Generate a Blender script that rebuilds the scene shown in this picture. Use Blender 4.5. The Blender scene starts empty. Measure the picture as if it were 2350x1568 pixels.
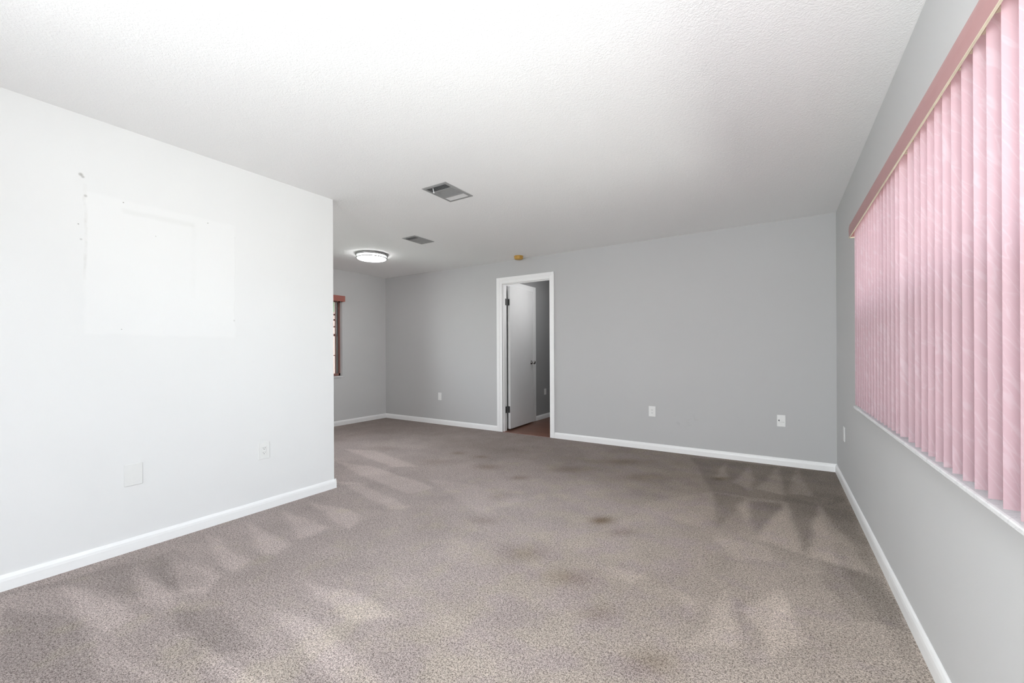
import bpy, bmesh, math, random
import numpy as np
from mathutils import Vector, Matrix
random.seed(7)
SC = bpy.context.scene
COL = SC.collection
PI = math.pi

# ------------------------------------------------------------------ dimensions (metres)
H = 2.44            # ceiling height
D = 4.924           # back wall plane (y)
R = 0.4676          # window wall plane (x)
L = -3.165          # white partition plane (x)
E = 2.141           # end of the white partition (y)
W = -5.78           # dining-side wall plane (x)
REAR = -3.00        # rear wall plane (y)
NOOK = 0.55         # wall closing the dining side (y)
HL = -3.37          # hall side wall plane (x)
HR = -2.42
HE = 8.0
WT = 0.10           # back wall thickness

# ------------------------------------------------------------------ camera
cam = bpy.data.cameras.new('camera')
cam.sensor_width = 36.0
cam.sensor_fit = 'HORIZONTAL'
cam.lens = 951.42 / 2350 * 36.0
cam.shift_x = 0.0
cam.shift_y = (806.94 - 784) / 2350
cam.clip_start = 0.02
camo = bpy.data.objects.new('camera', cam)
COL.objects.link(camo)
yaw, roll = -0.5695, -0.0045
F = Vector((math.sin(yaw), math.cos(yaw), 0))
R0 = Vector((math.cos(yaw), -math.sin(yaw), 0)); U0 = Vector((0, 0, 1))
Rr = R0 * math.cos(roll) + U0 * math.sin(roll)
Ur = U0 * math.cos(roll) - R0 * math.sin(roll)
M = Matrix((Rr, Ur, -F)).transposed().to_4x4()
M.translation = Vector((0, 0, 1.1478))
camo.matrix_world = M
SC.camera = camo

# ------------------------------------------------------------------ world, light, exposure
SC.view_settings.view_transform = 'Standard'
SC.view_settings.look = 'None'
SC.view_settings.exposure = 0.0
SC.view_settings.gamma = 1.0
SC.view_settings.use_curve_mapping = False
SC.cycles.use_denoising = True
SC.cycles.max_bounces = 10
SC.cycles.diffuse_bounces = 8
SC.cycles.transparent_max_bounces = 12
SC.cycles.sample_clamp_indirect = 8.0
SC.cycles.caustics_reflective = False
SC.cycles.caustics_refractive = False

world = bpy.data.worlds.new('world')
SC.world = world
world.use_nodes = True
wn = world.node_tree; wn.nodes.clear()
wo = wn.nodes.new('ShaderNodeOutputWorld'); wb = wn.nodes.new('ShaderNodeBackground')
wt = wn.nodes.new('ShaderNodeTexCoord'); ws = wn.nodes.new('ShaderNodeSeparateXYZ')
wr = wn.nodes.new('ShaderNodeValToRGB'); wm = wn.nodes.new('ShaderNodeMath')
wm.operation = 'MULTIPLY_ADD'; wm.inputs[1].default_value = 0.5; wm.inputs[2].default_value = 0.5
wn.links.new(wt.outputs['Generated'], ws.inputs[0]); wn.links.new(ws.outputs['Z'], wm.inputs[0])
wn.links.new(wm.outputs[0], wr.inputs[0]); wn.links.new(wr.outputs[0], wb.inputs[0]); wn.links.new(wb.outputs[0], wo.inputs[0])
cr = wr.color_ramp
cr.elements[0].position = 0.0; cr.elements[0].color = (0.78, 0.78, 0.74, 1)
cr.elements[1].position = 1.0; cr.elements[1].color = (0.66, 0.80, 1.0, 1)
e = cr.elements.new(0.47); e.color = (0.80, 0.80, 0.76, 1)
e = cr.elements.new(0.53); e.color = (0.90, 0.96, 1.0, 1)

def area(name, loc, rot, sx, sy, power, color=(1, 1, 1), portal=False, spread=PI):
    l = bpy.data.lights.new(name, 'AREA'); l.shape = 'RECTANGLE'; l.size = sx; l.size_y = sy
    l.energy = power; l.color = color; l.spread = spread
    if portal: l.cycles.is_portal = True
    o = bpy.data.objects.new(name, l); COL.objects.link(o); o.location = loc; o.rotation_euler = rot
    return o

# light sources: W daylight, U bounced flash beside the camera, X added fill behind the camera, C added fill on the dining side (hidden by the partition), J added hall fill, Q round ceiling light
POW = dict(W=12.0, U=31.0, X=62.0, C=32.0, J=11.0, Q=19.0)
wb.inputs['Strength'].default_value = POW['W']
def point(name, loc, power, r=0.12, color=(1, 1, 1)):
    l = bpy.data.lights.new(name, 'POINT'); l.energy = power; l.shadow_soft_size = r; l.color = color
    o = bpy.data.objects.new(name, l); COL.objects.link(o); o.location = loc; return o
area('portal_window', (R + 0.30, 2.0, 1.38), (0, PI/2, 0), 1.22, 3.0, 1, portal=True)
area('portal_dining_window', (W - 0.20, 3.45, 1.37), (0, -PI/2, 0), 1.2, 1.3, 1, portal=True)
area('portal_rear_opening', (-0.35, REAR - 0.12, 1.06), (PI/2, 0, 0), 1.2, 2.2, 1, portal=True)
area('bounce_flash', (0.1, -0.15, 1.6), (math.radians(118), 0, math.radians(-4)), 0.3, 0.3, POW['U'], (0.945, 0.988, 1.0))
area('rear_fill', (-1.4, -1.0, 1.3), (math.radians(115), 0, math.radians(-45)), 0.8, 0.8, POW['X'], (0.945, 0.988, 1.0))  # unseen light added to brighten the window wall
point('dining_fill', (-4.4, 1.2, 2.05), POW['C'], 0.2)  # unseen light added to lift the dining side walls
point('hall_fill', (-2.50, 5.45, 2.0), POW['J'], 0.08)  # unseen light added to brighten the open door leaf

# ------------------------------------------------------------------ material helpers
class NT:
    def __init__(s, name):
        s.m = bpy.data.materials.new(name); s.m.use_nodes = True
        s.t = s.m.node_tree; s.t.nodes.clear()
        s.out = s.n('ShaderNodeOutputMaterial')
    def n(s, typ, **k):
        x = s.t.nodes.new(typ)
        for a, b in k.items():
            if hasattr(x, a): setattr(x, a, b)
        return x
    def l(s, a, b): s.t.links.new(a, b)
    def val(s, x, sock):
        if isinstance(x, (int, float)): sock.default_value = x
        else: s.l(x, sock)
    def math(s, op, a, b=0.0, c=None, clamp=False):
        n = s.n('ShaderNodeMath'); n.operation = op; n.use_clamp = clamp
        s.val(a, n.inputs[0]); s.val(b, n.inputs[1])
        if c is not None: s.val(c, n.inputs[2])
        return n.outputs[0]
    def mix(s, fac, a, b, mode='MIX'):
        n = s.n('ShaderNodeMix'); n.data_type = 'RGBA'; n.blend_type = mode
        s.val(fac, n.inputs[0])
        for v, k in ((a, 6), (b, 7)):
            if isinstance(v, tuple): n.inputs[k].default_value = (*v, 1)[:4]
            else: s.l(v, n.inputs[k])
        return n.outputs[2]
    def noise(s, scale, detail=2, rough=0.5, vec=None, dist=0.0):
        n = s.n('ShaderNodeTexNoise'); n.inputs['Scale'].default_value = scale
        n.inputs['Detail'].default_value = detail; n.inputs['Roughness'].default_value = rough
        n.inputs['Distortion'].default_value = dist
        if vec is not None: s.l(vec, n.inputs['Vector'])
        return n.outputs['Fac']
    def smooth(s, x, a, b):
        n = s.n('ShaderNodeMapRange'); n.interpolation_type = 'SMOOTHSTEP'
        s.l(x, n.inputs[0]); n.inputs[1].default_value = a; n.inputs[2].default_value = b
        return n.outputs[0]
    def bsdf(s, col, rough=0.5, metal=0.0, bump=None, bstr=0.3, bdist=0.002, spec=0.5):
        p = s.n('ShaderNodeBsdfPrincipled')
        if isinstance(col, tuple): p.inputs['Base Color'].default_value = (*col, 1)
        else: s.l(col, p.inputs['Base Color'])
        p.inputs['Roughness'].default_value = rough; p.inputs['Metallic'].default_value = metal
        p.inputs['Specular IOR Level'].default_value = spec
        if bump is not None:
            b = s.n('ShaderNodeBump'); b.inputs['Strength'].default_value = bstr
            b.inputs['Distance'].default_value = bdist
            s.l(bump, b.inputs['Height']); s.l(b.outputs[0], p.inputs['Normal'])
        return p
    def done(s, sh):
        s.l(sh.outputs[0], s.out.inputs[0]); return s.m

def plain(name, col, rough=0.5, metal=0.0, var=0.03, scale=40, spec=0.5):
    t = NT(name); co = t.n('ShaderNodeTexCoord').outputs['Object']
    f = t.noise(scale, 3, vec=co)
    c2 = tuple(max(0, c * (1 - var * 2)) for c in col); c1 = tuple(min(1, c * (1 + var)) for c in col)
    return t.done(t.bsdf(t.mix(f, c2, c1), rough, metal, spec=spec))

def wall_paint(name, col, rough=0.75, spec=0.3):
    t = NT(name); co = t.n('ShaderNodeTexCoord').outputs['Object']
    big = t.noise(1.3, 3, vec=co)
    c = t.mix(big, tuple(v * 0.975 for v in col), tuple(min(1, v * 1.02) for v in col))
    return t.done(t.bsdf(c, rough, bump=t.noise(220, 3, 0.6, co), bstr=0.12, bdist=0.0015, spec=spec))

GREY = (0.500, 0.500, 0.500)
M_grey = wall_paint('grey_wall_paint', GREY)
M_grey2 = wall_paint('grey_paint_lit_right', (0.57, 0.57, 0.57))  # wall grey lightened on the window wall to make up for missing light
M_grey3 = wall_paint('grey_paint_lit_far', (0.63, 0.63, 0.63))  # same grey lightened further, light on the far wall put into the colour
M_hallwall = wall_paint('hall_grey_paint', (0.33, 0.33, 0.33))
M_trim = plain('white_trim_gloss', (0.87, 0.87, 0.87), 0.35, var=0.01)
M_door = plain('white_door_paint', (0.72, 0.72, 0.72), 0.45, var=0.015, scale=8)
M_plate = plain('white_plastic', (0.78, 0.78, 0.77), 0.35, var=0.01)
M_plate_old = plain('off_white_plastic', (0.75, 0.75, 0.74), 0.4, var=0.01)
M_dark = plain('dark_slot', (0.06, 0.06, 0.06), 0.6)
M_hinge = plain('aged_hinge_steel', (0.10, 0.10, 0.10), 0.45, 0.6)
M_knob = plain('satin_nickel', (0.45, 0.44, 0.43), 0.25, 1.0)
M_ring = plain('brushed_nickel', (0.30, 0.30, 0.30), 0.35, 0.8)
M_vent = plain('grey_vent_paint', (0.33, 0.33, 0.33), 0.5)
M_ventd = plain('vent_duct_shade', (0.05, 0.05, 0.05), 0.8)
M_lever = plain('white_lever', (0.85, 0.85, 0.85), 0.4)
M_bank = plain('lit_vent_louvres', (0.72, 0.72, 0.72), 0.5)  # vent grey painted paler where the tilted blades catch light
M_track = plain('grey_window_track', (0.34, 0.34, 0.33), 0.5, var=0.12, scale=30)
M_yel = plain('yellowed_plastic', (0.52, 0.30, 0.06), 0.45, var=0.06, scale=60)
M_cream = plain('cream_plastic', (0.62, 0.58, 0.44), 0.5)
M_stucco = plain('outside_stucco', (0.45, 0.45, 0.43), 0.9, var=0.1, scale=90)
M_frame = plain('brown_window_frame', (0.25, 0.125, 0.105), 0.55)
M_alu = plain('white_aluminium', (0.7, 0.7, 0.7), 0.4)
M_valance = plain('dusty_rose_valance', (0.43, 0.235, 0.232), 0.5, var=0.03, scale=25)
M_valance2 = plain('terracotta_valance', (0.41, 0.15, 0.12), 0.5, var=0.03, scale=25)

def mat_white_wall():
    t = NT('white_partition_paint'); co = t.n('ShaderNodeTexCoord').outputs['Object']
    sx = t.n('ShaderNodeSeparateXYZ'); t.l(co, sx.inputs[0]); y, z = sx.outputs['Y'], sx.outputs['Z']
    base = (0.80, 0.80, 0.80)
    big = t.noise(1.2, 3, vec=co)
    c = t.mix(big, (0.750, 0.750, 0.750), (0.775, 0.775, 0.775))
    # repainted patch left from something that hung here, with dirty edges
    wob = t.math('MULTIPLY', t.math('SUBTRACT', t.noise(9, 3, vec=co), 0.5), 0.03)
    yy = t.math('ADD', y, wob); zz = t.math('ADD', z, wob)
    def box(y0, y1, z0, z1, soft):
        a = t.math('MULTIPLY', t.smooth(yy, y0 - soft, y0 + soft), t.math('SUBTRACT', 1, t.smooth(yy, y1 - soft, y1 + soft)))
        b = t.math('MULTIPLY', t.smooth(zz, z0 - soft, z0 + soft), t.math('SUBTRACT', 1, t.smooth(zz, z1 - soft, z1 + soft)))
        return t.math('MULTIPLY', a, b)
    patch = box(0.645, 1.388, 1.255, 2.03, 0.012)
    c = t.mix(t.math('MULTIPLY', patch, 0.35), c, (0.82, 0.82, 0.82))
    streak = t.smooth(t.noise(7, 4, 0.7, co), 0.50, 0.72)
    def line(y0, z0, z1, wd, k):
        nonlocal c
        m = t.math('MULTIPLY', box(y0 - wd, y0 + wd, z0, z1, wd * 0.8), t.math('ADD', t.math('MULTIPLY', streak, 0.8), 0.2))
        c = t.mix(t.math('MULTIPLY', m, k), c, (0.60, 0.59, 0.57))
    line(0.648, 1.55, 2.07, 0.006, 0.55)
    line(1.386, 1.33, 1.95, 0.004, 0.35)
    line(1.14, 1.50, 1.98, 0.013, 0.22)
    m = t.math('MULTIPLY', box(0.80, 1.15, 1.955, 1.985, 0.012), 0.20)
    c = t.mix(m, c, (0.62, 0.62, 0.60))
    # nail holes and scuffs
    for (py, pz, r, k) in ((0.632, 2.115, 0.010, 0.6), (0.640, 2.105, 0.008, 0.5), (0.650, 2.005, 0.008, 0.45), (0.805, 2.015, 0.0035, 0.9),
                           (1.225, 2.005, 0.0035, 0.9), (0.622, 1.845, 0.0035, 0.9), (0.952, 1.855, 0.003, 0.6), (0.795, 1.285, 0.003, 0.7),
                           (0.632, 1.765, 0.006, 0.35), (1.38, 1.37, 0.006, 0.3)):
        d = t.math('SQRT', t.math('ADD', t.math('POWER', t.math('SUBTRACT', y, py), 2), t.math('POWER', t.math('SUBTRACT', z, pz), 2)))
        c = t.mix(t.math('MULTIPLY', t.math('SUBTRACT', 1, t.smooth(d, r * 0.3, r * 1.3)), k), c, (0.25, 0.24, 0.22))
    return t.done(t.bsdf(c, 0.6, bump=t.noise(220, 3, 0.6, co), bstr=0.10, bdist=0.0015, spec=0.3))
M_white = mat_white_wall()

def mat_back_wall():
    t = NT('grey_wall_paint_scuffed'); co = t.n('ShaderNodeTexCoord').outputs['Object']
    sx = t.n('ShaderNodeSeparateXYZ'); t.l(co, sx.inputs[0]); x, z = sx.outputs['X'], sx.outputs['Z']
    c = t.mix(t.noise(1.3, 3, vec=co), tuple(v * 0.98 for v in GREY), tuple(v * 1.02 for v in GREY))
    d = t.math('SQRT', t.math('ADD', t.math('POWER', t.math('MULTIPLY', t.math('SUBTRACT', x, -0.85), 0.5), 2), t.math('POWER', t.math('SUBTRACT', z, 0.36), 2)))
    m = t.math('MULTIPLY', t.math('SUBTRACT', 1, t.smooth(d, 0.05, 0.11)), t.smooth(t.noise(16, 3, 0.6, co), 0.52, 0.68))
    c = t.mix(t.math('MULTIPLY', m, 0.16), c, (0.25, 0.24, 0.23))
    return t.done(t.bsdf(c, 0.75, bump=t.noise(220, 3, 0.6, co), bstr=0.12, bdist=0.0015, spec=0.3))
M_back = mat_back_wall()

def mat_ceiling():
    t = NT('textured_ceiling'); co = t.n('ShaderNodeTexCoord').outputs['Object']
    a = t.noise(120, 3, 0.6, co, 0.6)
    b = t.noise(60, 2, 0.5, co, 0.8)
    h = t.math('ADD', t.smooth(a, 0.38, 0.68), t.math('MULTIPLY', t.smooth(b, 0.4, 0.62), 0.5))
    return t.done(t.bsdf((0.89, 0.89, 0.89), 0.9, bump=h, bstr=0.35, bdist=0.0022, spec=0.2))
M_ceil = mat_ceiling()

def mat_carpet():
    t = NT('taupe_cut_pile_carpet'); co = t.n('ShaderNodeTexCoord').outputs['Object']
    at = t.n('ShaderNodeAttribute'); at.attribute_name = 'wear_shade'
    sep = t.n('ShaderNodeSeparateColor'); t.l(at.outputs['Color'], sep.inputs[0])
    nap_shade, stain_shade = sep.outputs[0], sep.outputs[1]
    fine = t.noise(255, 3, 0.65, co, 0.6)
    mid = t.noise(115, 2, 0.5, co, 0.3)
    tuft = t.math('ADD', t.math('MULTIPLY', fine, 0.72), t.math('MULTIPLY', mid, 0.28))
    c = t.mix(t.smooth(tuft, 0.37, 0.60), (0.155, 0.130, 0.117), (0.67, 0.598, 0.560))
    hue = t.noise(5.5, 3, 0.55, co)
    sx = t.n('ShaderNodeSeparateXYZ'); t.l(co, sx.inputs[0])
    hx = t.math('ADD', hue, t.math('MULTIPLY', t.math('ADD', sx.outputs['X'], 1.0), 0.10))     # older, yellower pile on the window side
    c = t.mix(t.smooth(hx, 0.38, 0.62), t.mix(1.0, c, (1.02, 0.985, 1.0), 'MULTIPLY'), t.mix(1.0, c, (1.07, 1.05, 0.99), 'MULTIPLY'))
    n2 = t.math('ADD', nap_shade, t.math('MULTIPLY', t.math('SUBTRACT', t.noise(30, 3, 0.6, co), 0.5), 0.25))
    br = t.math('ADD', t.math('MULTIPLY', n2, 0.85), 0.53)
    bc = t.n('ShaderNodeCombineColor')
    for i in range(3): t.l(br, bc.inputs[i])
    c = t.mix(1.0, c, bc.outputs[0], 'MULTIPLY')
    c = t.mix(stain_shade, c, t.mix(1.0, c, (0.50, 0.44, 0.36), 'MULTIPLY'))
    h = t.math('ADD', t.noise(330, 2, 0.6, co), t.math('MULTIPLY', t.noise(100, 2, 0.5, co), 0.6))
    p = t.bsdf(c, 0.95, bump=h, bstr=0.9, bdist=0.006, spec=0.1)
    return t.done(p)
M_carpet = mat_carpet()

def mat_wood():
    t = NT('brown_laminate'); co = t.n('ShaderNodeTexCoord').outputs['Object']
    mp = t.n('ShaderNodeMapping'); t.l(co, mp.inputs[0]); mp.inputs['Scale'].default_value = (1.2, 14, 1)
    g = t.noise(3.0, 5, 0.6, mp.outputs[0], 0.4)
    br = t.n('ShaderNodeTexBrick'); t.l(co, br.inputs['Vector']); br.inputs['Scale'].default_value = 1.0
    br.inputs['Brick Width'].default_value = 1.2; br.inputs['Row Height'].default_value = 0.125; br.inputs['Mortar Size'].default_value = 0.0015
    br.inputs['Color1'].default_value = (0.9, 0.9, 0.9, 1); br.inputs['Color2'].default_value = (1.1, 1.1, 1.1, 1); br.inputs['Mortar'].default_value = (0.5, 0.5, 0.5, 1)
    c = t.mix(g, (0.12, 0.048, 0.030), (0.23, 0.108, 0.070))
    c = t.mix(1.0, c, br.outputs['Color'], 'MULTIPLY')
    return t.done(t.bsdf(c, 0.35))
M_wood = mat_wood()

def mat_marble():
    t = NT('white_marble'); co = t.n('ShaderNodeTexCoord').outputs['Object']
    v = t.noise(7, 6, 0.65, co, 1.8)
    m = t.math('SUBTRACT', 1, t.smooth(t.math('ABSOLUTE', t.math('SUBTRACT', v, 0.5)), 0.0, 0.03))
    c = t.mix(t.math('MULTIPLY', m, 0.30), (0.82, 0.82, 0.83), (0.50, 0.50, 0.53))
    c = t.mix(t.math('MULTIPLY', t.noise(25, 3, vec=co), 0.12), c, (0.6, 0.6, 0.62))
    return t.done(t.bsdf(c, 0.25))
M_marble = mat_marble()

def mat_slat():
    t = NT('pink_marbled_vinyl'); tc = t.n('ShaderNodeTexCoord'); oi = t.n('ShaderNodeObjectInfo')
    sx = t.n('ShaderNodeSeparateXYZ'); t.l(tc.outputs['Object'], sx.inputs[0]); u, v = sx.outputs['X'], sx.outputs['Z']
    # veins run diagonally down each vane
    al = t.math('SUBTRACT', t.math('MULTIPLY', u, 0.50), t.math('MULTIPLY', v, 0.87))
    ac = t.math('ADD', t.math('MULTIPLY', u, 0.87), t.math('MULTIPLY', v, 0.50))
    cmb = t.n('ShaderNodeCombineXYZ')
    t.l(t.math('MULTIPLY', al, 5.0), cmb.inputs[0]); t.l(t.math('MULTIPLY', ac, 24.0), cmb.inputs[1]); t.l(t.math('MULTIPLY', oi.outputs['Random'], 37.0), cmb.inputs[2])
    n1 = t.noise(1.0, 2, 0.5, cmb.outputs[0], 0.5)
    n2 = t.noise(1.7, 2, 0.5, cmb.outputs[0], 0.7)
    a = t.math('SUBTRACT', 1, t.smooth(t.math('ABSOLUTE', t.math('SUBTRACT', n1, 0.5)), 0.0, 0.030))
    b = t.math('SUBTRACT', 1, t.smooth(t.math('ABSOLUTE', t.math('SUBTRACT', n2, 0.47)), 0.0, 0.026))
    m = t.math('MULTIPLY', t.math('MAXIMUM', a, t.math('MULTIPLY', b, 0.6)), 0.40)
    c = t.mix(m, (0.71, 0.555, 0.590), (0.80, 0.71, 0.74))
    df = t.n('ShaderNodeBsdfDiffuse'); tr = t.n('ShaderNodeBsdfTranslucent'); gl = t.n('ShaderNodeBsdfGlossy')
    t.l(c, df.inputs[0]); t.l(c, tr.inputs[0]); gl.inputs['Roughness'].default_value = 0.45
    mx = t.n('ShaderNodeMixShader'); mx.inputs[0].default_value = 0.66
    t.l(df.outputs[0], mx.inputs[1]); t.l(tr.outputs[0], mx.inputs[2])
    m2 = t.n('ShaderNodeMixShader'); m2.inputs[0].default_value = 0.03
    t.l(mx.outputs[0], m2.inputs[1]); t.l(gl.outputs[0], m2.inputs[2])
    return t.done(m2)
M_slat = mat_slat()

def mat_glass(name, tint=(0.95, 0.97, 0.96)):
    t = NT(name); tr = t.n('ShaderNodeBsdfTransparent'); tr.inputs[0].default_value = (*tint, 1)
    gl = t.n('ShaderNodeBsdfGlossy'); gl.inputs['Roughness'].default_value = 0.02
    fr = t.n('ShaderNodeFresnel'); fr.inputs[0].default_value = 1.45
    mx = t.n('ShaderNodeMixShader'); t.l(fr.outputs[0], mx.inputs[0]); t.l(tr.outputs[0], mx.inputs[1]); t.l(gl.outputs[0], mx.inputs[2])
    return t.done(mx)
M_glass = mat_glass('window_glass')

def mat_screen():
    t = NT('insect_screen'); tr = t.n('ShaderNodeBsdfTransparent'); tr.inputs[0].default_value = (0.85, 0.85, 0.85, 1)
    d = t.n('ShaderNodeBsdfDiffuse'); d.inputs[0].default_value = (0.08, 0.08, 0.08, 1)
    mx = t.n('ShaderNodeMixShader'); mx.inputs[0].default_value = 0.3
    t.l(tr.outputs[0], mx.inputs[1]); t.l(d.outputs[0], mx.inputs[2]); return t.done(mx)
M_screen = mat_screen()

def mat_emit(name, col, s):
    t = NT(name); e = t.n('ShaderNodeEmission'); e.inputs[0].default_value = (*col, 1); e.inputs[1].default_value = s
    return t.done(e)
M_lamp = mat_emit('lit_acrylic_diffuser', (1, 1, 1), POW['Q'])
def mat_leaf():
    t = NT('green_foliage'); co = t.n('ShaderNodeTexCoord').outputs['Object']
    return t.done(t.bsdf(t.mix(t.noise(12, 4, vec=co), (0.015, 0.035, 0.012), (0.07, 0.11, 0.045)), 0.7))
M_leaf = mat_leaf()
M_lawn = plain('pale_lawn', (0.50, 0.52, 0.40), 0.9, var=0.1, scale=6)
M_concrete = plain('patio_concrete', (0.72, 0.71, 0.68), 0.9, var=0.05, scale=5)

# ------------------------------------------------------------------ mesh helpers
def box(bm, x0, x1, y0, y1, z0, z1):
    vs = [bm.verts.new((x, y, z)) for z in (z0, z1) for (x, y) in ((x0, y0), (x1, y0), (x1, y1), (x0, y1))]
    for f in ((0, 3, 2, 1), (4, 5, 6, 7), (0, 1, 5, 4), (1, 2, 6, 5), (2, 3, 7, 6), (3, 0, 4, 7)):
        bm.faces.new([vs[i] for i in f])
    return vs
def prism(bm, pts, axis, a, b):
    """extrude a closed 2-D outline along an axis"""
    def P(u, v, w):
        return {'x': (w, u, v), 'y': (u, w, v), 'z': (u, v, w)}[axis]
    A = [bm.verts.new(P(u, v, a)) for u, v in pts]; B = [bm.verts.new(P(u, v, b)) for u, v in pts]
    n = len(pts)
    bm.faces.new(A); bm.faces.new(B[::-1])
    for i in range(n): bm.faces.new((A[i], A[(i + 1) % n], B[(i + 1) % n], B[i]))
def lathe(bm, prof, n=48, c=(0, 0, 0), close=True):
    rings = []
    for r, z in prof:
        if r < 1e-6: rings.append([bm.verts.new((c[0], c[1], c[2] + z))])
        else: rings.append([bm.verts.new((c[0] + r * math.cos(2 * PI * i / n), c[1] + r * math.sin(2 * PI * i / n), c[2] + z)) for i in range(n)])
    for A, B in zip(rings, rings[1:]):
        for i in range(n):
            j = (i + 1) % n
            if len(A) == 1 and len(B) == 1: continue
            if len(A) == 1: bm.faces.new((A[0], B[j], B[i]))
            elif len(B) == 1: bm.faces.new((A[i], A[j], B[0]))
            else: bm.faces.new((A[i], A[j], B[j], B[i]))
def tube(bm, pts, r, n=8):
    rings = []
    for k, p in enumerate(pts):
        p = Vector(p); a = Vector(pts[max(k - 1, 0)]); b = Vector(pts[min(k + 1, len(pts) - 1)])
        d = (b - a).normalized(); u = d.orthogonal().normalized() if k == 0 else (rings_u - d * rings_u.dot(d)).normalized()
        rings_u = u; v = d.cross(u)
        rings.append([bm.verts.new(p + (u * math.cos(2 * PI * i / n) + v * math.sin(2 * PI * i / n)) * r) for i in range(n)])
    for A, B in zip(rings, rings[1:]):
        for i in range(n): bm.faces.new((A[i], A[(i + 1) % n], B[(i + 1) % n], B[i]))
    bm.faces.new(rings[0][::-1]); bm.faces.new(rings[-1])
def obj(name, bm, mat, parent=None, smooth=False, bevel=0.0, seg=2, mtx=None):
    if mtx is not None: bmesh.ops.transform(bm, matrix=mtx, verts=bm.verts)
    bmesh.ops.recalc_face_normals(bm, faces=bm.faces)
    me = bpy.data.meshes.new(name); bm.to_mesh(me); bm.free()
    if smooth:
        for p in me.polygons: p.use_smooth = True
    o = bpy.data.objects.new(name, me); COL.objects.link(o); me.materials.append(mat)
    if bevel:
        md = o.modifiers.new('bevel', 'BEVEL'); md.width = bevel; md.segments = seg; md.limit_method = 'ANGLE'
    if parent: o.parent = parent
    return o
def new(): return bmesh.new()
def struct(o): o['kind'] = 'structure'; return o
def tag(o, label, cat, group=None):
    o['label'] = label; o['category'] = cat
    if group: o['group'] = group
    return o
def thing(name, label, cat, loc=(0, 0, 0), rot=(0, 0, 0), group=None):
    o = bpy.data.objects.new(name, None); COL.objects.link(o); o.location = loc; o.rotation_euler = rot
    o.empty_display_size = 0.05
    return tag(o, label, cat, group)
def one(name, mat, *boxes, parent=None, **k):
    bm = new()
    for b in boxes: box(bm, *b)
    return obj(name, bm, mat, parent, **k)

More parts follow.
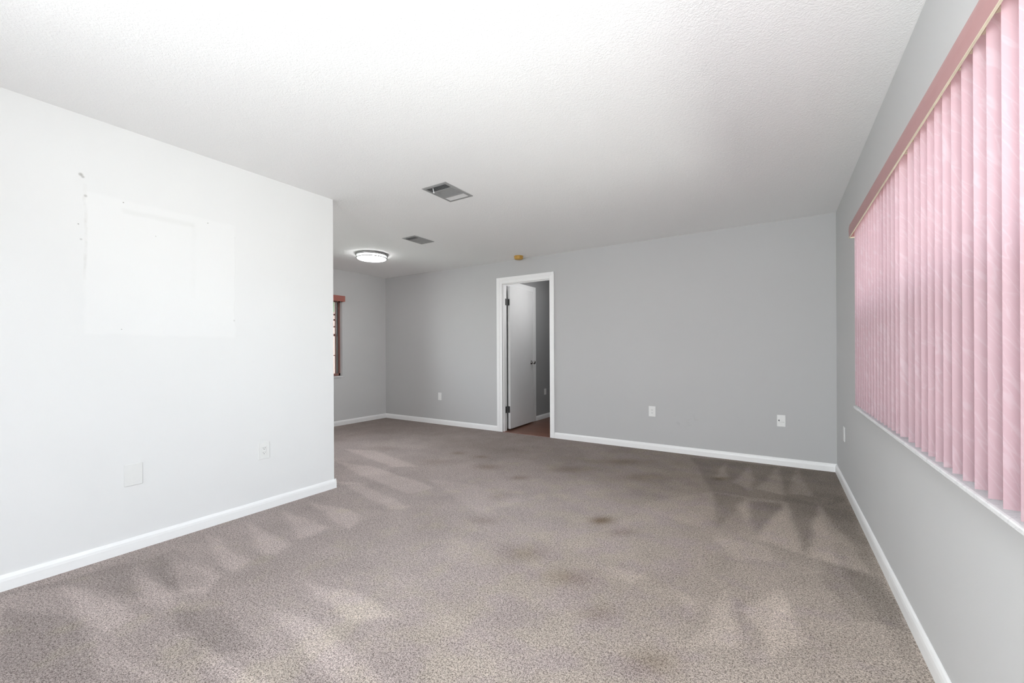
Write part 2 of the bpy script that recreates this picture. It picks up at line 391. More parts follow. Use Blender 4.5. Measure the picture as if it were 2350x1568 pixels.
# ------------------------------------------------------------------ floor (carpet with vacuum tracks, stains and painted far shade)
MARKS = {"L":[[[-2.935,0.521],[-2.523,0.64],[-2.366,0.639],[-2.319,0.523],[-2.587,0.499]],[[-2.881,0.749],[-2.421,0.801],[-2.298,0.755],[-2.454,0.695]],[[-2.948,0.935],[-2.415,0.972],[-2.294,0.881],[-2.422,0.813]],[[-3.021,1.162],[-2.439,1.155],[-2.394,1.054],[-2.495,1.027]],[[-3.014,1.401],[-2.455,1.371],[-2.4,1.255],[-2.5,1.234]],[[-3.017,1.654],[-2.479,1.629],[-2.458,1.485],[-2.503,1.436]],[[-3.038,1.847],[-2.63,1.895],[-2.422,1.848],[-2.34,1.685],[-2.527,1.706]],[[-1.926,0.981],[-1.748,1.039],[-1.129,0.984],[-1.308,0.87]],[[-2.081,0.692],[-2.02,0.718],[-1.488,0.757],[-1.591,0.692]],[[-2.097,0.49],[-2.014,0.527],[-1.745,0.594],[-1.809,0.554]],[[-3.887,2.673],[-3.456,2.744],[-2.432,2.596],[-2.5,2.365],[-3.101,2.462]],[[-3.297,2.266],[-3.064,2.34],[-2.29,2.166],[-2.367,2.069]],[[-4.347,3.076],[-3.946,3.195],[-3.044,2.999],[-3.244,2.838]],[[-0.446,4.735],[-0.383,4.131],[-0.496,4.167]],[[-0.224,4.758],[-0.176,3.92],[-0.33,4.106]],[[0.003,4.861],[0.056,3.919],[-0.139,3.994]],[[0.159,4.886],[0.244,3.99],[0.08,3.981]],[[-0.459,3.744],[-0.361,2.931],[-0.618,2.975],[-0.889,3.09]],[[-0.202,3.701],[-0.169,3.179],[-0.268,3.467]],[[0.045,3.745],[0.133,2.831],[-0.119,2.922]],[[0.261,3.796],[0.416,2.785],[0.148,2.818]],[[-0.208,2.219],[-0.125,1.84],[-0.282,1.74]],[[0.019,2.284],[0.09,1.975],[-0.066,1.822]],[[0.006,2.379],[0.021,2.19],[-0.039,1.923],[-0.141,2.087]],[[-0.332,2.837],[-0.056,2.841],[-0.013,2.661],[-0.174,2.588]],[[-0.815,2.104],[-0.576,2.152],[-0.621,2.007]],[[-0.412,2.073],[-0.311,2.036],[-0.309,1.91]],[[-2.648,2.742],[-2.254,2.842],[-1.65,2.722],[-1.779,2.34]],[[-1.978,1.176],[-1.694,1.267],[-1.401,1.222],[-1.535,1.104]]],"D":[[[-0.782,4.793],[0.468,4.89],[0.444,4.026],[0.267,3.78],[-0.465,3.715]],[[-0.192,3.63],[0.039,3.721],[-0.108,2.935]],[[0.059,3.898],[0.261,3.796],[0.137,2.84]],[[-0.454,3.698],[-0.201,3.68],[-0.32,2.956]],[[0.267,3.78],[0.443,4.137],[0.451,1.983],[0.399,2.115],[0.282,2.643]],[[0.19,2.844],[0.428,2.735],[0.438,2.284],[0.271,2.277],[0.169,2.526]],[[-3.108,0.344],[-2.999,0.787],[-2.518,0.707],[-2.966,0.532]],[[-2.966,0.796],[-2.968,0.972],[-2.383,0.921],[-2.421,0.801]],[[-2.939,0.325],[-2.553,0.497],[-1.99,0.44],[-2.287,0.252]],[[-2.313,0.757],[-2.075,0.869],[-1.712,0.838],[-1.888,0.671]]],"S":[[-1.001,2.684,0.065,0.04,0.02,-0.054,1.0],[-0.827,2.586,0.07,0.044,0.016,-0.049,0.45],[-2.429,3.342,0.111,0.068,0.054,-0.074,0.5],[-1.967,3.21,0.061,0.037,0.033,-0.054,0.5],[-3.048,3.626,0.063,0.039,0.039,-0.046,0.45],[-2.709,3.608,0.06,0.037,0.033,-0.044,0.4],[-1.875,2.695,0.064,0.04,0.044,-0.063,0.3],[-1.685,2.265,0.088,0.055,0.034,-0.046,0.35],[-1.223,2.016,0.094,0.059,0.041,-0.067,0.4],[-0.907,1.92,0.094,0.059,0.03,-0.064,0.45],[-0.673,1.734,0.065,0.041,0.019,-0.051,0.35],[-0.389,1.566,0.081,0.051,0.018,-0.073,0.5],[-1.351,4.236,0.191,0.118,0.031,-0.098,0.45],[-1.691,3.69,0.143,0.089,0.036,-0.08,0.35],[-0.446,4.136,0.066,0.041,0.006,-0.056,0.6],[-1.02,3.827,0.201,0.125,0.027,-0.103,0.3],[-3.009,3.214,0.155,0.096,0.07,-0.075,0.3],[-3.946,3.322,0.177,0.109,0.087,-0.073,0.3]],"LW":[1.0,1.0,1.0,1.0,1.0,1.0,1.0,1.0,1.0,1.0,1.0,1.0,1.0,1.0,1.0,1.0,1.0,0.45,1.0,1.0,1.0,1.0,1.0,1.0,0.7,0.7,0.6,0.45,1.0]}
def build_floor():
    x0, x1, y0, y1, st = W - 0.0, R + 0.0, REAR, D, 0.02
    nx = int(round((x1 - x0) / st)); ny = int(round((y1 - y0) / st))
    xs = np.linspace(x0, x1, nx + 1); ys = np.linspace(y0, y1, ny + 1)
    X, Y = np.meshgrid(xs, ys)
    co = np.stack([X, Y, np.zeros_like(X)], -1).reshape(-1, 3).astype(np.float32)
    i = np.arange(ny)[:, None] * (nx + 1) + np.arange(nx)[None, :]
    faces = np.stack([i, i + 1, i + nx + 2, i + nx + 1], -1).reshape(-1, 4)
    me = bpy.data.meshes.new('floor')
    me.vertices.add(len(co)); me.vertices.foreach_set('co', co.ravel())
    me.loops.add(faces.size); me.loops.foreach_set('vertex_index', faces.ravel().astype(np.int32))
    me.polygons.add(len(faces)); me.polygons.foreach_set('loop_start', np.arange(0, faces.size, 4).astype(np.int32))
    me.update(calc_edges=True)
    rng = np.random.RandomState(3)
    def blobs(scale, amp):
        gx = int((x1 - x0) / scale) + 4; gy = int((y1 - y0) / scale) + 4
        g = rng.rand(gy, gx) - 0.5
        fx = (X - x0) / scale + 1; fy = (Y - y0) / scale + 1
        ix = fx.astype(int); iy = fy.astype(int); tx = fx - ix; ty = fy - iy
        tx = tx * tx * (3 - 2 * tx); ty = ty * ty * (3 - 2 * ty)
        return amp * ((g[iy, ix] * (1 - tx) + g[iy, ix + 1] * tx) * (1 - ty) + (g[iy + 1, ix] * (1 - tx) + g[iy + 1, ix + 1] * tx) * ty)
    wx = X + blobs(0.22, 0.035) + blobs(0.08, 0.015); wy = Y + blobs(0.22, 0.035) + blobs(0.08, 0.015)
    def inside(P, soft):
        ar = sum(P[k][0] * P[(k + 1) % len(P)][1] - P[(k + 1) % len(P)][0] * P[k][1] for k in range(len(P)))
        sgn = 1 if ar > 0 else -1
        d = np.full(X.shape, 1e9)
        ins = np.zeros(X.shape, bool); n = len(P); dist = np.full(X.shape, 1e9)
        for k in range(n):
            ax, ay = P[k]; bx, by = P[(k + 1) % n]
            cond = ((ay > wy) != (by > wy)) & (wx < (bx - ax) * (wy - ay) / (by - ay + 1e-12) + ax)
            ins ^= cond
            ex, ey = bx - ax, by - ay; L2 = ex * ex + ey * ey + 1e-12
            t = np.clip(((wx - ax) * ex + (wy - ay) * ey) / L2, 0, 1)
            dist = np.minimum(dist, np.hypot(wx - ax - t * ex, wy - ay - t * ey))
        sd = np.where(ins, dist, -dist)
        return np.clip(sd / soft * 0.5 + 0.5, 0, 1)
    nap_shade = np.full(X.shape, 0.5) + blobs(0.9, 0.10) + blobs(0.35, 0.13) + blobs(0.12, 0.12)
    far = np.clip((Y + 0.10 * (X + 2.0) - 2.9) / 1.1, 0, 1); far = far * far * (3 - 2 * far)      # painted fall-off: far carpet darkened in place of dimmer light
    nap_shade -= 0.20 * far
    for P in MARKS['D']: nap_shade -= 0.20 * inside(P, 0.02)
    for P, k in zip(MARKS['L'], MARKS['LW']): nap_shade += 0.27 * k * inside(P, 0.02)
    stain_shade = np.zeros(X.shape)
    for cx, cy, ax, ay, bx, by, k in MARKS['S']:
        det = ax * by - ay * bx; dx = wx - cx; dy = wy - cy
        u = (dx * by - dy * bx) / det; v = (ax * dy - ay * dx) / det
        stain_shade = np.maximum(stain_shade, k * np.exp(-(u * u + v * v) * 0.8))
    stain_shade = np.clip(stain_shade + blobs(0.5, 0.12) + 0.03 + 0.22 * far, 0, 1)  # far term is the painted shade, the rest stains
    rgba = np.stack([np.clip(nap_shade, 0, 1), stain_shade, np.zeros_like(X), np.ones_like(X)], -1).reshape(-1, 4).astype(np.float32)
    a = me.color_attributes.new('wear_shade', 'FLOAT_COLOR', 'POINT'); a.data.foreach_set('color', rgba.ravel())
    me.materials.append(M_carpet)
    o = bpy.data.objects.new('floor', me); COL.objects.link(o); struct(o)
build_floor()
struct(one('floor_hall', M_wood, (HL - 0.1, HR + 0.1, D + 0.004, HE + 0.1, -0.05, -0.001)))
struct(one('trim_1', M_frame, (-3.305, -2.552, D - 0.012, D + 0.012, -0.01, 0.004)))      # threshold strip
struct(one('ceiling', M_ceil, (W - 0.1, R + 0.25, REAR - 0.1, D + WT, H, H + 0.1)))
struct(one('ceiling_hall', M_ceil, (HL - 0.1, HR + 0.1, D + WT, HE + 0.1, H, H + 0.1)))

# ------------------------------------------------------------------ walls
DX0, DX1, DZ = -3.310, -2.550, 2.114
def wall_with_hole(name, mat, axis, p0, p1, a0, a1, h0, h1, z0, z1):
    """wall plane normal to axis; a = extent along the other axis; hole h0..h1, z0..z1"""
    bm = new()
    def bx(u0, u1, v0, v1):
        if u1 - u0 < 1e-4 or v1 - v0 < 1e-4: return
        if axis == 'y': box(bm, u0, u1, p0, p1, v0, v1)
        else: box(bm, p0, p1, u0, u1, v0, v1)
    bx(a0, h0, -0.002, H); bx(h1, a1, -0.002, H); bx(h0, h1, z1, H); bx(h0, h1, 0, z0)
    return struct(obj(name, bm, mat))
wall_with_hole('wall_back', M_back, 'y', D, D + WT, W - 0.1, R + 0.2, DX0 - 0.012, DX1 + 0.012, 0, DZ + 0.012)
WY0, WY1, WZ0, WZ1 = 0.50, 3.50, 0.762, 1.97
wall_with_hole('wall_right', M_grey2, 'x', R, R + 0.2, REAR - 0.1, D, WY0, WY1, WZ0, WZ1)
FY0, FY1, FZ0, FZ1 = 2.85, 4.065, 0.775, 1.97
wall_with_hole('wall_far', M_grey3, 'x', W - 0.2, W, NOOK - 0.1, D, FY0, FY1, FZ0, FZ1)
wall_with_hole('wall_rear', M_grey, 'y', REAR - 0.1, REAR, L - 0.1, R, -0.95, 0.25, 0, 2.2)  # unseen rear opening added to let daylight in
struct(one('wall_left', M_white, (L - 0.115, L, REAR, E, -0.002, H)))
struct(one('wall_nook', M_grey, (W, L - 0.115, NOOK - 0.1, NOOK, -0.002, H)))
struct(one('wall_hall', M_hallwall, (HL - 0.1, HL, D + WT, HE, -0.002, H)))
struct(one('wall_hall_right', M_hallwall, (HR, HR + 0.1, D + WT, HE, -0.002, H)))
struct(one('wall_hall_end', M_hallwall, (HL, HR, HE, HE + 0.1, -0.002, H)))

# ------------------------------------------------------------------ baseboards
BH, BT = 0.076, 0.0145
def prof(s=1.0):   # (offset from wall, height)
    return [(0, 0), (BT, 0), (BT, BH * 0.62), (BT * 0.86, BH * 0.80), (BT * 0.55, BH * 0.93), (BT * 0.22, BH), (0, BH)]
def baseboard(name, axis, plane, sgn, a, b, mat=M_trim, extra=None):
    bm = new(); prism(bm, [(plane + sgn * d, z) for d, z in prof()], axis, a, b)
    if extra: extra(bm)
    return struct(obj(name, bm, mat))
CAS = 0.092
baseboard('baseboard_back', 'x', D, -1, W, DX0 - CAS)
baseboard('baseboard_back_right', 'x', D, -1, DX1 + 0.066, R)
baseboard('baseboard_right', 'y', R, -1, REAR, 2.68)
baseboard('baseboard_right_far', 'y', R, -1, 2.683, D - BT)
baseboard('baseboard_far', 'y', W, 1, NOOK, D - BT)
baseboard('baseboard_hall', 'y', HL, 1, 5.985, HE)
def wrap(bm):
    prism(bm, [(E + d, z) for d, z in prof()], 'x', L - 0.115, L + BT)
baseboard('baseboard_left', 'y', L, 1, REAR, E + BT)
bm = new(); prism(bm, [(E + d, z) for d, z in prof()], 'x', L - 0.115, L + BT - 0.0005); struct(obj('baseboard_left_end', bm, M_trim))

# ------------------------------------------------------------------ hall door in the back wall
def build_door():
    # casing and jamb
    bm = new()
    def casing(u0, u1, v0, v1):
        box(bm, u0, u1, D - 0.014, D, v0, v1)
    zt = DZ + 0.088
    casing(DX0 - CAS, DX0, 0, zt); casing(DX1, DX1 + 0.066, 0, zt); casing(DX0, DX1, DZ + 0.005, zt)
    # raised outer band of the moulding
    box(bm, DX0 - CAS, DX0 - 0.045, D - 0.019, D - 0.014, 0, zt)
    box(bm, DX1 + 0.030, DX1 + 0.066, D - 0.019, D - 0.014, 0, zt)
    box(bm, DX0 - 0.045, DX1 + 0.030, D - 0.019, D - 0.014, DZ + 0.045, zt)
    dr = struct(obj('door_1', bm, M_trim, bevel=0.003))
    bm = new()
    box(bm, DX0 - 0.012, DX0, D - 0.010, D + WT, 0, DZ + 0.012); box(bm, DX1, DX1 + 0.012, D - 0.010, D + WT, 0, DZ + 0.012)
    box(bm, DX0, DX1, D - 0.010, D + WT, DZ, DZ + 0.012)
    box(bm, DX0, DX0 + 0.010, D + 0.020, D + 0.052, 0, DZ); box(bm, DX1 - 0.010, DX1, D + 0.020, D + 0.052, 0, DZ); box(bm, DX0, DX1, D + 0.020, D + 0.052, DZ - 0.010, DZ)
    obj('door_jamb', bm, M_trim, dr, bevel=0.0015)
    # leaf, opened about ninety-three degrees into the hall
    lf = one('door_leaf', M_door, (0, 0.035, 0, 0.735, 0.022, 2.098), parent=dr, bevel=0.002)
    lf['label'] = 'white flush door leaf standing open into the hall'
    lf.location = (-3.303, D + 0.128, 0); lf.rotation_euler = (0, 0, math.radians(3.0))
    bm = new()
    lathe(bm, [(0, 0), (0.032, 0), (0.032, 0.004), (0.026, 0.010), (0.012, 0.013), (0.011, 0.030), (0.018, 0.036), (0.027, 0.046), (0.0285, 0.056), (0.024, 0.066), (0.013, 0.072), (0, 0.073)], 32)
    bmesh.ops.rotate(bm, verts=bm.verts, cent=(0, 0, 0), matrix=Matrix.Rotation(PI / 2, 3, 'Y'))
    bmesh.ops.translate(bm, verts=bm.verts, vec=(0.035, 0.672, 0.972))
    k = obj('door_knob', bm, M_knob, lf, smooth=True); k['label'] = 'round nickel door knob'
    for z in (1.865, 0.305):
        bm = new()
        box(bm, -3.309, -3.306, D + 0.050, D + 0.100, z - 0.047, z + 0.047)
        box(bm, -3.303, -3.272, D + 0.1245, D + 0.127, z - 0.047, z + 0.047)
        tube(bm, [(-3.304, D + 0.113, z - 0.05), (-3.304, D + 0.113, z + 0.05)], 0.008, 12)
        box(bm, -3.309, -3.303, D + 0.098, D + 0.115, z - 0.046, z + 0.046)
        box(bm, -3.306, -3.300, D + 0.112, D + 0.127, z - 0.046, z + 0.046)
        hg = obj('hinge', bm, M_hinge, dr); hg['label'] = 'dark steel hinge'
build_door()
# casing of the next door along the hall wall
bm = new()
box(bm, HL, HL + 0.012, 5.89, 5.98, 0, 2.20); box(bm, HL, HL + 0.012, D + WT + 0.02, 5.89, 2.115, 2.20)
d2 = struct(obj('door_2', bm, M_trim, bevel=0.003))
one('door_leaf', M_door, (HL, HL + 0.005, D + WT + 0.07, 5.888, 0.01, 2.112), parent=d2)

# ------------------------------------------------------------------ picture window on the right, with its vertical blind
def build_window1():
    bm = new()
    X0, X1 = R + 0.10, R + 0.15
    f = 0.045
    box(bm, X0, X1, WY0, WY1, WZ0 + 0.016, WZ0 + 0.016 + f); box(bm, X0, X1, WY0, WY1, WZ1 - f, WZ1)
    n = 3
    for i in range(n + 1):
        yc = WY0 + f / 2 + (WY1 - WY0 - f) * i / n
        box(bm, X0, X1, yc - f / 2, yc + f / 2, WZ0 + 0.016 + f, WZ1 - f)
    zc = 1.385
    w = struct(obj('window_1', bm, M_alu))
    for i in range(n):
        ya = WY0 + f + (WY1 - WY0 - f) * i / n; yb = WY0 + (WY1 - WY0 - f) * (i + 1) / n
        one('sash_rail', M_alu, (X0 + 0.005, X1 - 0.005, ya, yb, zc - 0.02, zc + 0.02), parent=w)
        g = one('glass_pane', M_glass, (X0 + 0.024, X0 + 0.028, ya, yb, WZ0 + 0.016 + f, WZ1 - f), parent=w)
        g.visible_shadow = True
        one('insect_screen', M_screen, (X1 + 0.002, X1 + 0.003, ya, yb, WZ0 + 0.016 + f, zc), parent=w)
    bm = new()
    prism(bm, [(0.425, 0.764), (0.4275, 0.7615), (R + 0.1, 0.7615), (R + 0.1, 0.778), (0.431, 0.778), (0.4265, 0.7765), (0.425, 0.773)], 'y', WY0 - 0.045, WY1 + 0.045)
    # the part beyond the reveal is cut to the opening width: ears only in front of the wall
    o = obj('window_sill', bm, M_marble, w, smooth=False); o['label'] = 'white veined marble sill'
build_window1()

SLX, SLY = 0.4545, None
def slat_mesh():
    bm = new(); n = 8; w = 0.0445; th = 0.0011
    z0, z1 = -0.559, 0.559
    rows = []
    for k in range(n + 1):
        u = -w + 2 * w * k / n
        v = 0.0045 * (1 - (u / w) ** 2)        # gentle curve of the vane
        rows.append((u, -v))
    def ring(z): return [bm.verts.new((u, v, z)) for u, v in rows] + [bm.verts.new((u, v + th, z)) for u, v in rows[::-1]]
    zs = [z0, z0 + 0.03, 0, z1 - 0.03, z1]
    rg = [ring(z) for z in zs]
    m = len(rg[0])
    for A, B in zip(rg, rg[1:]):
        for i in range(m): bm.faces.new((A[i], A[(i + 1) % m], B[(i + 1) % m], B[i]))
    bm.faces.new(rg[0][::-1]); bm.faces.new(rg[-1])
    bmesh.ops.recalc_face_normals(bm, faces=bm.faces)
    me = bpy.data.meshes.new('slat'); bm.to_mesh(me); bm.free(); me.materials.append(M_slat)
    for p in me.polygons: p.use_smooth = True
    me.set_sharp_from_angle(angle=math.radians(35))
    return me
def build_blind():
    t = thing('vertical_blind', 'dusty pink vertical blind with marbled slats covering the wide window on the right wall', 'window blind', (SLX, 2.0, 1.90))
    inv = Matrix.Translation((-SLX, -2.0, -1.90))
    # valance with returns, curved face
    y0, y1 = 0.44, 3.450
    bm = new()
    pts = [(0.394, 1.877), (0.3935, 1.900), (0.3925, 1.920), (0.3935, 1.942), (0.397, 1.958), (0.402, 1.963), (0.404, 1.960), (0.3995, 1.955), (0.3975, 1.942), (0.3965, 1.920), (0.397, 1.900), (0.3975, 1.877)]
    prism(bm, pts, 'y', y0, y1)
    box(bm, 0.397, R - 0.001, y1 - 0.004, y1, 1.877, 1.962); box(bm, 0.397, R - 0.001, y0, y0 + 0.004, 1.877, 1.962)
    obj('valance', bm, M_valance, t, mtx=inv)
    bm = new(); box(bm, 0.3928, 0.3985, y0, y1 + 0.001, 1.8745, 1.8775); box(bm, 0.399, 0.445, y1 - 0.012, y1, 1.872, 1.877)
    v = obj('valance_trim', bm, M_cream, t, mtx=inv); v['label'] = 'cream lower edge of the valance'
    bm = new(); box(bm, 0.430, 0.480, WY0 + 0.02, WY1 - 0.03, 1.928, 1.962); box(bm, 0.402, 0.43, WY0 + 0.2, WY0 + 0.22, 1.955, 1.962); box(bm, 0.402, 0.43, WY1 - 0.3, WY1 - 0.28, 1.955, 1.962)
    obj('headrail', bm, M_cream, t, mtx=inv)
    me = slat_mesh()
    # measured front-edge positions of the vanes (metres along the wall)
    ys = [2.220, 2.102, 2.009, 1.932, 1.858, 1.784, 1.710, 1.637, 1.560, 1.482, 1.404, 1.328, 1.250]
    y = 1.250
    while y > WY0 + 0.08: y -= 0.0763; ys.append(y)
    y = 2.220
    while y < 3.34: y += 0.0757; ys.append(y)
    ys = sorted(ys)
    for i, yy in enumerate(ys):
        o = bpy.data.objects.new('slat', me); COL.objects.link(o); o.parent = t
        a = math.radians(9.5 + random.uniform(-1.2, 1.2))
        if abs(yy - 2.22) < 0.001: a = math.radians(3.0)
        if abs(yy - 2.102) < 0.001: a = math.radians(16.0)
        yc = yy + 0.0445 * math.sin(a)
        o.location = (0, yc - 2.0, 1.361 - 1.90); o.rotation_euler = (0, 0, a)
        bm = new()
        box(bm, SLX - 0.006, SLX + 0.006, yc - 0.002, yc + 0.002, 1.915, 1.932)
        obj('slat_carrier', bm, M_cream, t, mtx=inv)
build_blind()

# ------------------------------------------------------------------ dining window in the far wall, with its valance
def build_window2():
    X1, X0 = W - 0.055, W - 0.095
    bm = new(); f = 0.035
    box(bm, X0, X1, FY0, FY1, FZ0, FZ0 + f + 0.005); box(bm, X0, X1, FY0, FY1, FZ1 - f, FZ1)
    box(bm, X0, X1, FY0, FY0 + 0.025, FZ0, FZ1); box(bm, X0, X1, FY1 - 0.024, FY1, FZ0, FZ1)
    box(bm, X0 + 0.004, X1 - 0.004, FY0, FY1 - 0.075, 1.400, 1.436)        # meeting rail
    box(bm, X1 - 0.012, X1 - 0.002, FY1 - 0.090, FY1 - 0.074, FZ0 + f, FZ1 - f)
    for yc in (3.60, 3.22):
        box(bm, X0 + 0.010, X1 - 0.010, yc - 0.011, yc + 0.011, FZ0 + f, FZ1 - f)
    for z, h in ((1.098, 0.008), (1.548, 0.010), (1.655, 0.013), (1.737, 0.013)):
        box(bm, X0 + 0.012, X1 - 0.012, FY0, FY1 - 0.080, z - h, z + h)
    w = struct(obj('window_2', bm, M_frame))
    one('glass_pane', M_glass, (X0 + 0.018, X0 + 0.021, FY0 + 0.025, FY1 - 0.070, FZ0 + f, FZ1 - f), parent=w)
    tr = one('sash_track', M_track, (X0 + 0.002, X0 + 0.014, FY1 - 0.076, FY1 - 0.024, FZ0 + f, 1.400), (X0 + 0.002, X0 + 0.008, FY1 - 0.076, FY1 - 0.024, 1.400, FZ1 - f), (X0 + 0.008, X1 - 0.012, FY1 - 0.058, FY1 - 0.054, FZ0 + f, FZ1 - f), (X0 + 0.008, X1 - 0.012, FY1 - 0.040, FY1 - 0.037, FZ0 + f, FZ1 - f), parent=w)
    tr['label'] = 'grey metal side track of the window'
    one('window_sill', M_marble, (W - 0.055, W + 0.012, FY0 + 0.0, FY1 - 0.0, FZ0 - 0.018, FZ0 + 0.002), parent=w)
    t = thing('window_valance', 'terracotta valance over the small window beyond the white partition', 'valance', (W + 0.05, 3.4, 1.98))
    inv = Matrix.Translation((-(W + 0.05), -3.4, -1.98))
    bm = new()
    box(bm, W + 0.093, W + 0.098, 2.75, 4.050, 1.937, 2.024); box(bm, W + 0.001, W + 0.093, 4.045, 4.050, 1.937, 2.024); box(bm, W + 0.001, W + 0.093, 2.75, 2.755, 1.937, 2.024)
    obj('valance_board', bm, M_valance2, t, mtx=inv)
    bm = new(); box(bm, W + 0.03, W + 0.075, 2.78, 4.03, 1.975, 2.01)
    obj('headrail', bm, M_cream, t, mtx=inv)
build_window2()

# ------------------------------------------------------------------ ceiling things
def vent(label, x0, x1, y0, y1, mid_light, parts):
    cx, cy = (x0 + x1) / 2, (y0 + y1) / 2
    t = thing('ceiling_vent', label, 'vent', (cx, cy, H), group='ceiling air registers')
    a, b = (x1 - x0) / 2, (y1 - y0) / 2; f = 0.024
    bm = new()
    # bevelled frame made of four mitred strips
    zo, zi, t0 = -0.0045, -0.0065, 0.0
    o = [(-a, -b), (a, -b), (a, b), (-a, b)]; i_ = [(-a + f, -b + f), (a - f, -b + f), (a - f, b - f), (-a + f, b - f)]
    O = [bm.verts.new((x, y, zo)) for x, y in o]; I = [bm.verts.new((x, y, zi)) for x, y in i_]; T = [bm.verts.new((x, y, 0)) for x, y in o]; J = [bm.verts.new((x, y, 0)) for x, y in i_]
    for k in range(4):
        j = (k + 1) % 4
        bm.faces.new((O[k], O[j], I[j], I[k])); bm.faces.new((T[k], T[j], O[j], O[k])); bm.faces.new((I[k], I[j], J[j], J[k]))
    lo, hi = -b + f, b - f; S = hi - lo
    c1, c2 = lo + S * 0.26, lo + S * 0.73
    box(bm, -a + f, a - f, c1 - 0.005, c1 + 0.005, -0.008, -0.002); box(bm, -a + f, a - f, c2 - 0.006, c2 + 0.006, -0.008, -0.002)
    obj('frame', bm, M_vent, t)
    bk = obj('backing', (lambda q: (box(q, -a + f, a - f, lo, hi, -0.0015, -0.0005), q)[1])(new()), M_ventd, t)  # dark sheet painted in place of the shade inside the duct
    bk['label'] = 'dark sheet standing for the shaded duct behind the louvres'
    def blades(p, q, n, ang, axis, mat):
        bm = new()
        for k in range(n):
            c = p + (q - p) * (k + 0.5) / n; h = 0.0034 if axis == 'x' else 0.0028
            dc, dz = h * math.cos(ang), h * math.sin(ang)
            if axis == 'x': vs = [(-a + f, c - dc, -0.0052 - dz), (a - f, c - dc, -0.0052 - dz), (a - f, c + dc, -0.0052 + dz), (-a + f, c + dc, -0.0052 + dz)]
            else: vs = [(c - dc, parts[0], -0.0052 - dz), (c - dc, parts[1], -0.0052 - dz), (c + dc, parts[1], -0.0052 + dz), (c + dc, parts[0], -0.0052 + dz)]
            v = [bm.verts.new(s) for s in vs]; v2 = [bm.verts.new((s[0], s[1], s[2] + 0.0006)) for s in vs]
            bm.faces.new(v); bm.faces.new(v2[::-1])
            for m in range(4): bm.faces.new((v[m], v[(m + 1) % 4], v2[(m + 1) % 4], v2[m]))
        return obj('louvres', bm, mat, t)
    parts = (c1 + 0.005, c2 - 0.006)
    # louvre banks: front bank throws one way, middle bank runs lengthwise, last bank the other way
    blades(lo + 0.002, c1 - 0.006, 5, math.radians(50), 'x', M_vent)
    blades(-a + f, a - f, 22, math.radians(15 if mid_light else 62), 'y', M_vent)
    lv = blades(c2 + 0.007, hi - 0.002, 8, math.radians(-12), 'x', M_bank if not mid_light else M_vent)
    bm = new(); ly = -b + f + 0.012 if not mid_light else b - f * 0.6
    tube(bm, [(-a * 0.30, ly, -0.005), (-a * 0.30, ly + 0.004, -0.020), (-a * 0.29, ly + 0.008, -0.034)], 0.0028, 8)
    lathe(bm, [(0, -0.005), (0.005, -0.003), (0.005, 0.003), (0, 0.005)], 10, (-a * 0.29, ly + 0.008, -0.036))
    s = obj('lever', bm, M_lever, t); s['label'] = 'small white damper lever'
vent('large grey ceiling vent nearer the camera, one pale louvre bank', -2.365, -2.118, 2.380, 2.720, False, None)
vent('smaller grey ceiling vent further back, beside the round ceiling light', -3.585, -3.380, 3.290, 3.600, True, None)

def ceiling_light():
    t = thing('ceiling_light', 'round flush ceiling light with glowing white diffuser and nickel bands', 'ceiling light', (-4.500, 3.609, H))
    bm = new(); lathe(bm, [(0.18, 0), (0.203, 0), (0.205, -0.006), (0.204, -0.022), (0.200, -0.027), (0.184, -0.027)], 64)
    obj('top_band', bm, M_ring, t, smooth=True)
    bm = new(); lathe(bm, [(0.185, -0.050), (0.197, -0.050), (0.198, -0.055), (0.197, -0.060), (0.185, -0.060)], 64)
    obj('lower_band', bm, M_ring, t, smooth=True)
    for k in range(3):
        bm = new(); an = 2 * PI * k / 3 + 0.35
        c, s = math.cos(an), math.sin(an)
        tube(bm, [(0.193 * c, 0.193 * s, -0.024), (0.193 * c, 0.193 * s, -0.052)], 0.0028, 8); obj('band_post', bm, M_ring, t)
    bm = new(); lathe(bm, [(0.183, -0.002), (0.184, -0.050), (0.184, -0.060), (0.174, -0.069), (0.145, -0.073), (0.09, -0.076), (0, -0.077)], 64)
    d = obj('diffuser', bm, M_lamp, t, smooth=True); d['label'] = 'lit white acrylic diffuser'
ceiling_light()

def detector():
    t = thing('smoke_detector', 'yellowed round smoke detector on the ceiling above the open door', 'smoke detector', (-2.950, 4.785, H))
    bm = new(); lathe(bm, [(0, 0), (0.062, 0), (0.062, -0.009), (0.059, -0.010)], 40); obj('base_ring', bm, M_yel, t, smooth=False)
    bm = new(); lathe(bm, [(0.058, -0.009), (0.058, -0.034), (0.052, -0.043), (0.030, -0.046), (0, -0.047)], 40)
    obj('cover', bm, M_yel, t, smooth=True, bevel=0)
    bm = new()
    for k in range(20):
        an = 2 * PI * k / 20; c, s = math.cos(an), math.sin(an)
        tube(bm, [(0.0585 * c, 0.0585 * s, -0.014), (0.0585 * c, 0.0585 * s, -0.030)], 0.0012, 6)
    obj('grille', bm, M_yel, t)
detector()

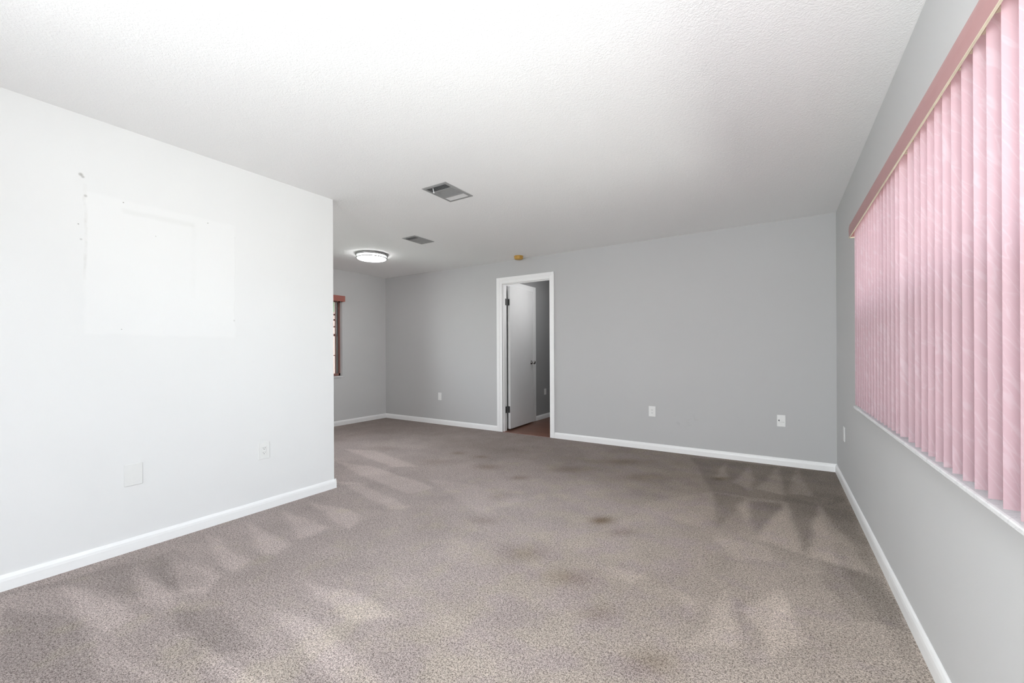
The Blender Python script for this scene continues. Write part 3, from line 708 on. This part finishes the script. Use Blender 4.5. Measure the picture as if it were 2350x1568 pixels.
# ------------------------------------------------------------------ wall plates
def plate(label, loc, rz, kind, w=0.076, h=0.120, name='wall_outlet', mat=None, cat='wall outlet'):
    """built facing -Y in its own frame, origin at the wall surface"""
    mat = mat or M_plate
    t = thing(name, label, cat, loc, (0, 0, rz), group='white wall plates')
    a, b = w / 2, h / 2
    bm = new(); box(bm, -a, a, -0.0055, 0, -b, b); obj('cover_plate', bm, mat, t, bevel=0.003, seg=3)
    if kind == 'outlet':
        bm = new(); box(bm, -0.0165, 0.0165, -0.0072, -0.004, -0.033, 0.033); obj('receptacle', bm, mat, t, bevel=0.001)
        bm = new()
        for z in (0.0165, -0.0165):
            box(bm, -0.0075, -0.0055, -0.0075, -0.006, z + 0.000, z + 0.009); box(bm, 0.0055, 0.0075, -0.0075, -0.006, z + 0.001, z + 0.008)
            c0 = new()
            for k in range(1): pass
            c0.free()
            prism(bm, [(0.0028 * math.cos(q * PI / 5), z - 0.006 + 0.0028 * math.sin(q * PI / 5)) for q in range(10)], 'y', -0.0075, -0.006)
        s = obj('slots', bm, M_dark, t); s['label'] = 'dark socket slots'
    if kind == 'blank':
        for z in (b - 0.016, -b + 0.016):
            bm = new(); prism(bm, [(0.0035 * math.cos(q * PI / 6), z + 0.0035 * math.sin(q * PI / 6)) for q in range(12)], 'y', -0.0068, -0.005)
            obj('screw', bm, M_plate_old, t)
    if kind == 'phone':
        for z in (b - 0.016, -b + 0.016):
            bm = new(); prism(bm, [(0.0030 * math.cos(q * PI / 6), z + 0.0030 * math.sin(q * PI / 6)) for q in range(12)], 'y', -0.0066, -0.005)
            obj('screw', bm, M_plate_old, t)
        bm = new(); box(bm, -0.024, -0.014, -0.009, -0.005, -0.004, 0.010); s = obj('jack', bm, M_dark, t); s['label'] = 'dark jack socket'
        bm = new(); pts = [(-0.020, -0.008, 0.0), (-0.017, -0.013, -0.010), (-0.006, -0.015, -0.014), (0.006, -0.014, -0.013), (0.015, -0.012, -0.009), (0.021, -0.010, -0.011), (0.024, -0.007, -0.017)]
        tube(bm, pts, 0.0022, 8); s = obj('cable_stub', bm, M_plate_old, t, smooth=True)
    return t
plate('plain outlet plate low on the grey wall left of the open door', (-4.513, D, 0.441), 0, 'blank', 0.072, 0.118, name='wall_plate', cat='wall plate')
plate('duplex outlet low on the grey wall, first plate right of the door', (-1.226, D, 0.446), 0, 'outlet', 0.076, 0.120)
plate('jack plate with a short cable loop, low near the right corner', (0.029, D, 0.445), 0, 'phone', 0.072, 0.116, name='jack_plate', cat='wall plate')
plate('narrow-looking plate on the window wall just past the blind, near the corner', (R, 4.40, 0.447), -PI / 2, 'blank', 0.075, 0.120, name='wall_plate', cat='wall plate')
plate('blank cover plate on the white partition, left of the duplex outlet', (L, 0.843, 0.441), PI / 2, 'blank', 0.083, 0.126, name='wall_plate', mat=M_plate_old, cat='wall plate')
plate('duplex outlet on the white partition near its free end', (L, 1.571, 0.432), PI / 2, 'outlet', 0.081, 0.124)
plate('small plate on the dark hall wall seen through the open door', (HL, 6.315, 0.455), PI / 2, 'blank', 0.066, 0.105, name='wall_plate', cat='wall plate')

# ------------------------------------------------------------------ outside
o = one('lawn', M_lawn, (-30, W - 0.21, -12, 20, -0.25, -0.2)); struct(o)
bm = new(); bmesh.ops.create_icosphere(bm, subdivisions=4, radius=1.0)
for v in bm.verts:
    n = v.co.normalized(); s = 1 + 0.12 * math.sin(n.x * 9 + n.z * 7) + 0.10 * math.sin(n.y * 17 - n.z * 11) + random.uniform(-0.06, 0.06)
    v.co = Vector((n.x * 1.3 * s, n.y * 2.0 * s, n.z * 0.75 * s))
sh = obj('tree_canopy', bm, M_leaf); sh.location = (W - 4.5, 6.2, 3.15)
t = thing('tree', 'leafy green tree showing through the top of the small far window', 'tree', (W - 4.5, 6.9, -0.2))
sh.parent = t; sh.location = (0, 0, 3.25)
bm = new(); tube(bm, [(0, 0, 0), (0.05, 0.04, 1.2), (-0.03, 0.02, 2.4), (0, 0, 3.2)], 0.13, 12); obj('trunk', bm, M_frame, t, smooth=True)
struct(one('patio', M_concrete, (-6, 2, REAR - 6, REAR - 0.1, -0.1, -0.02)))
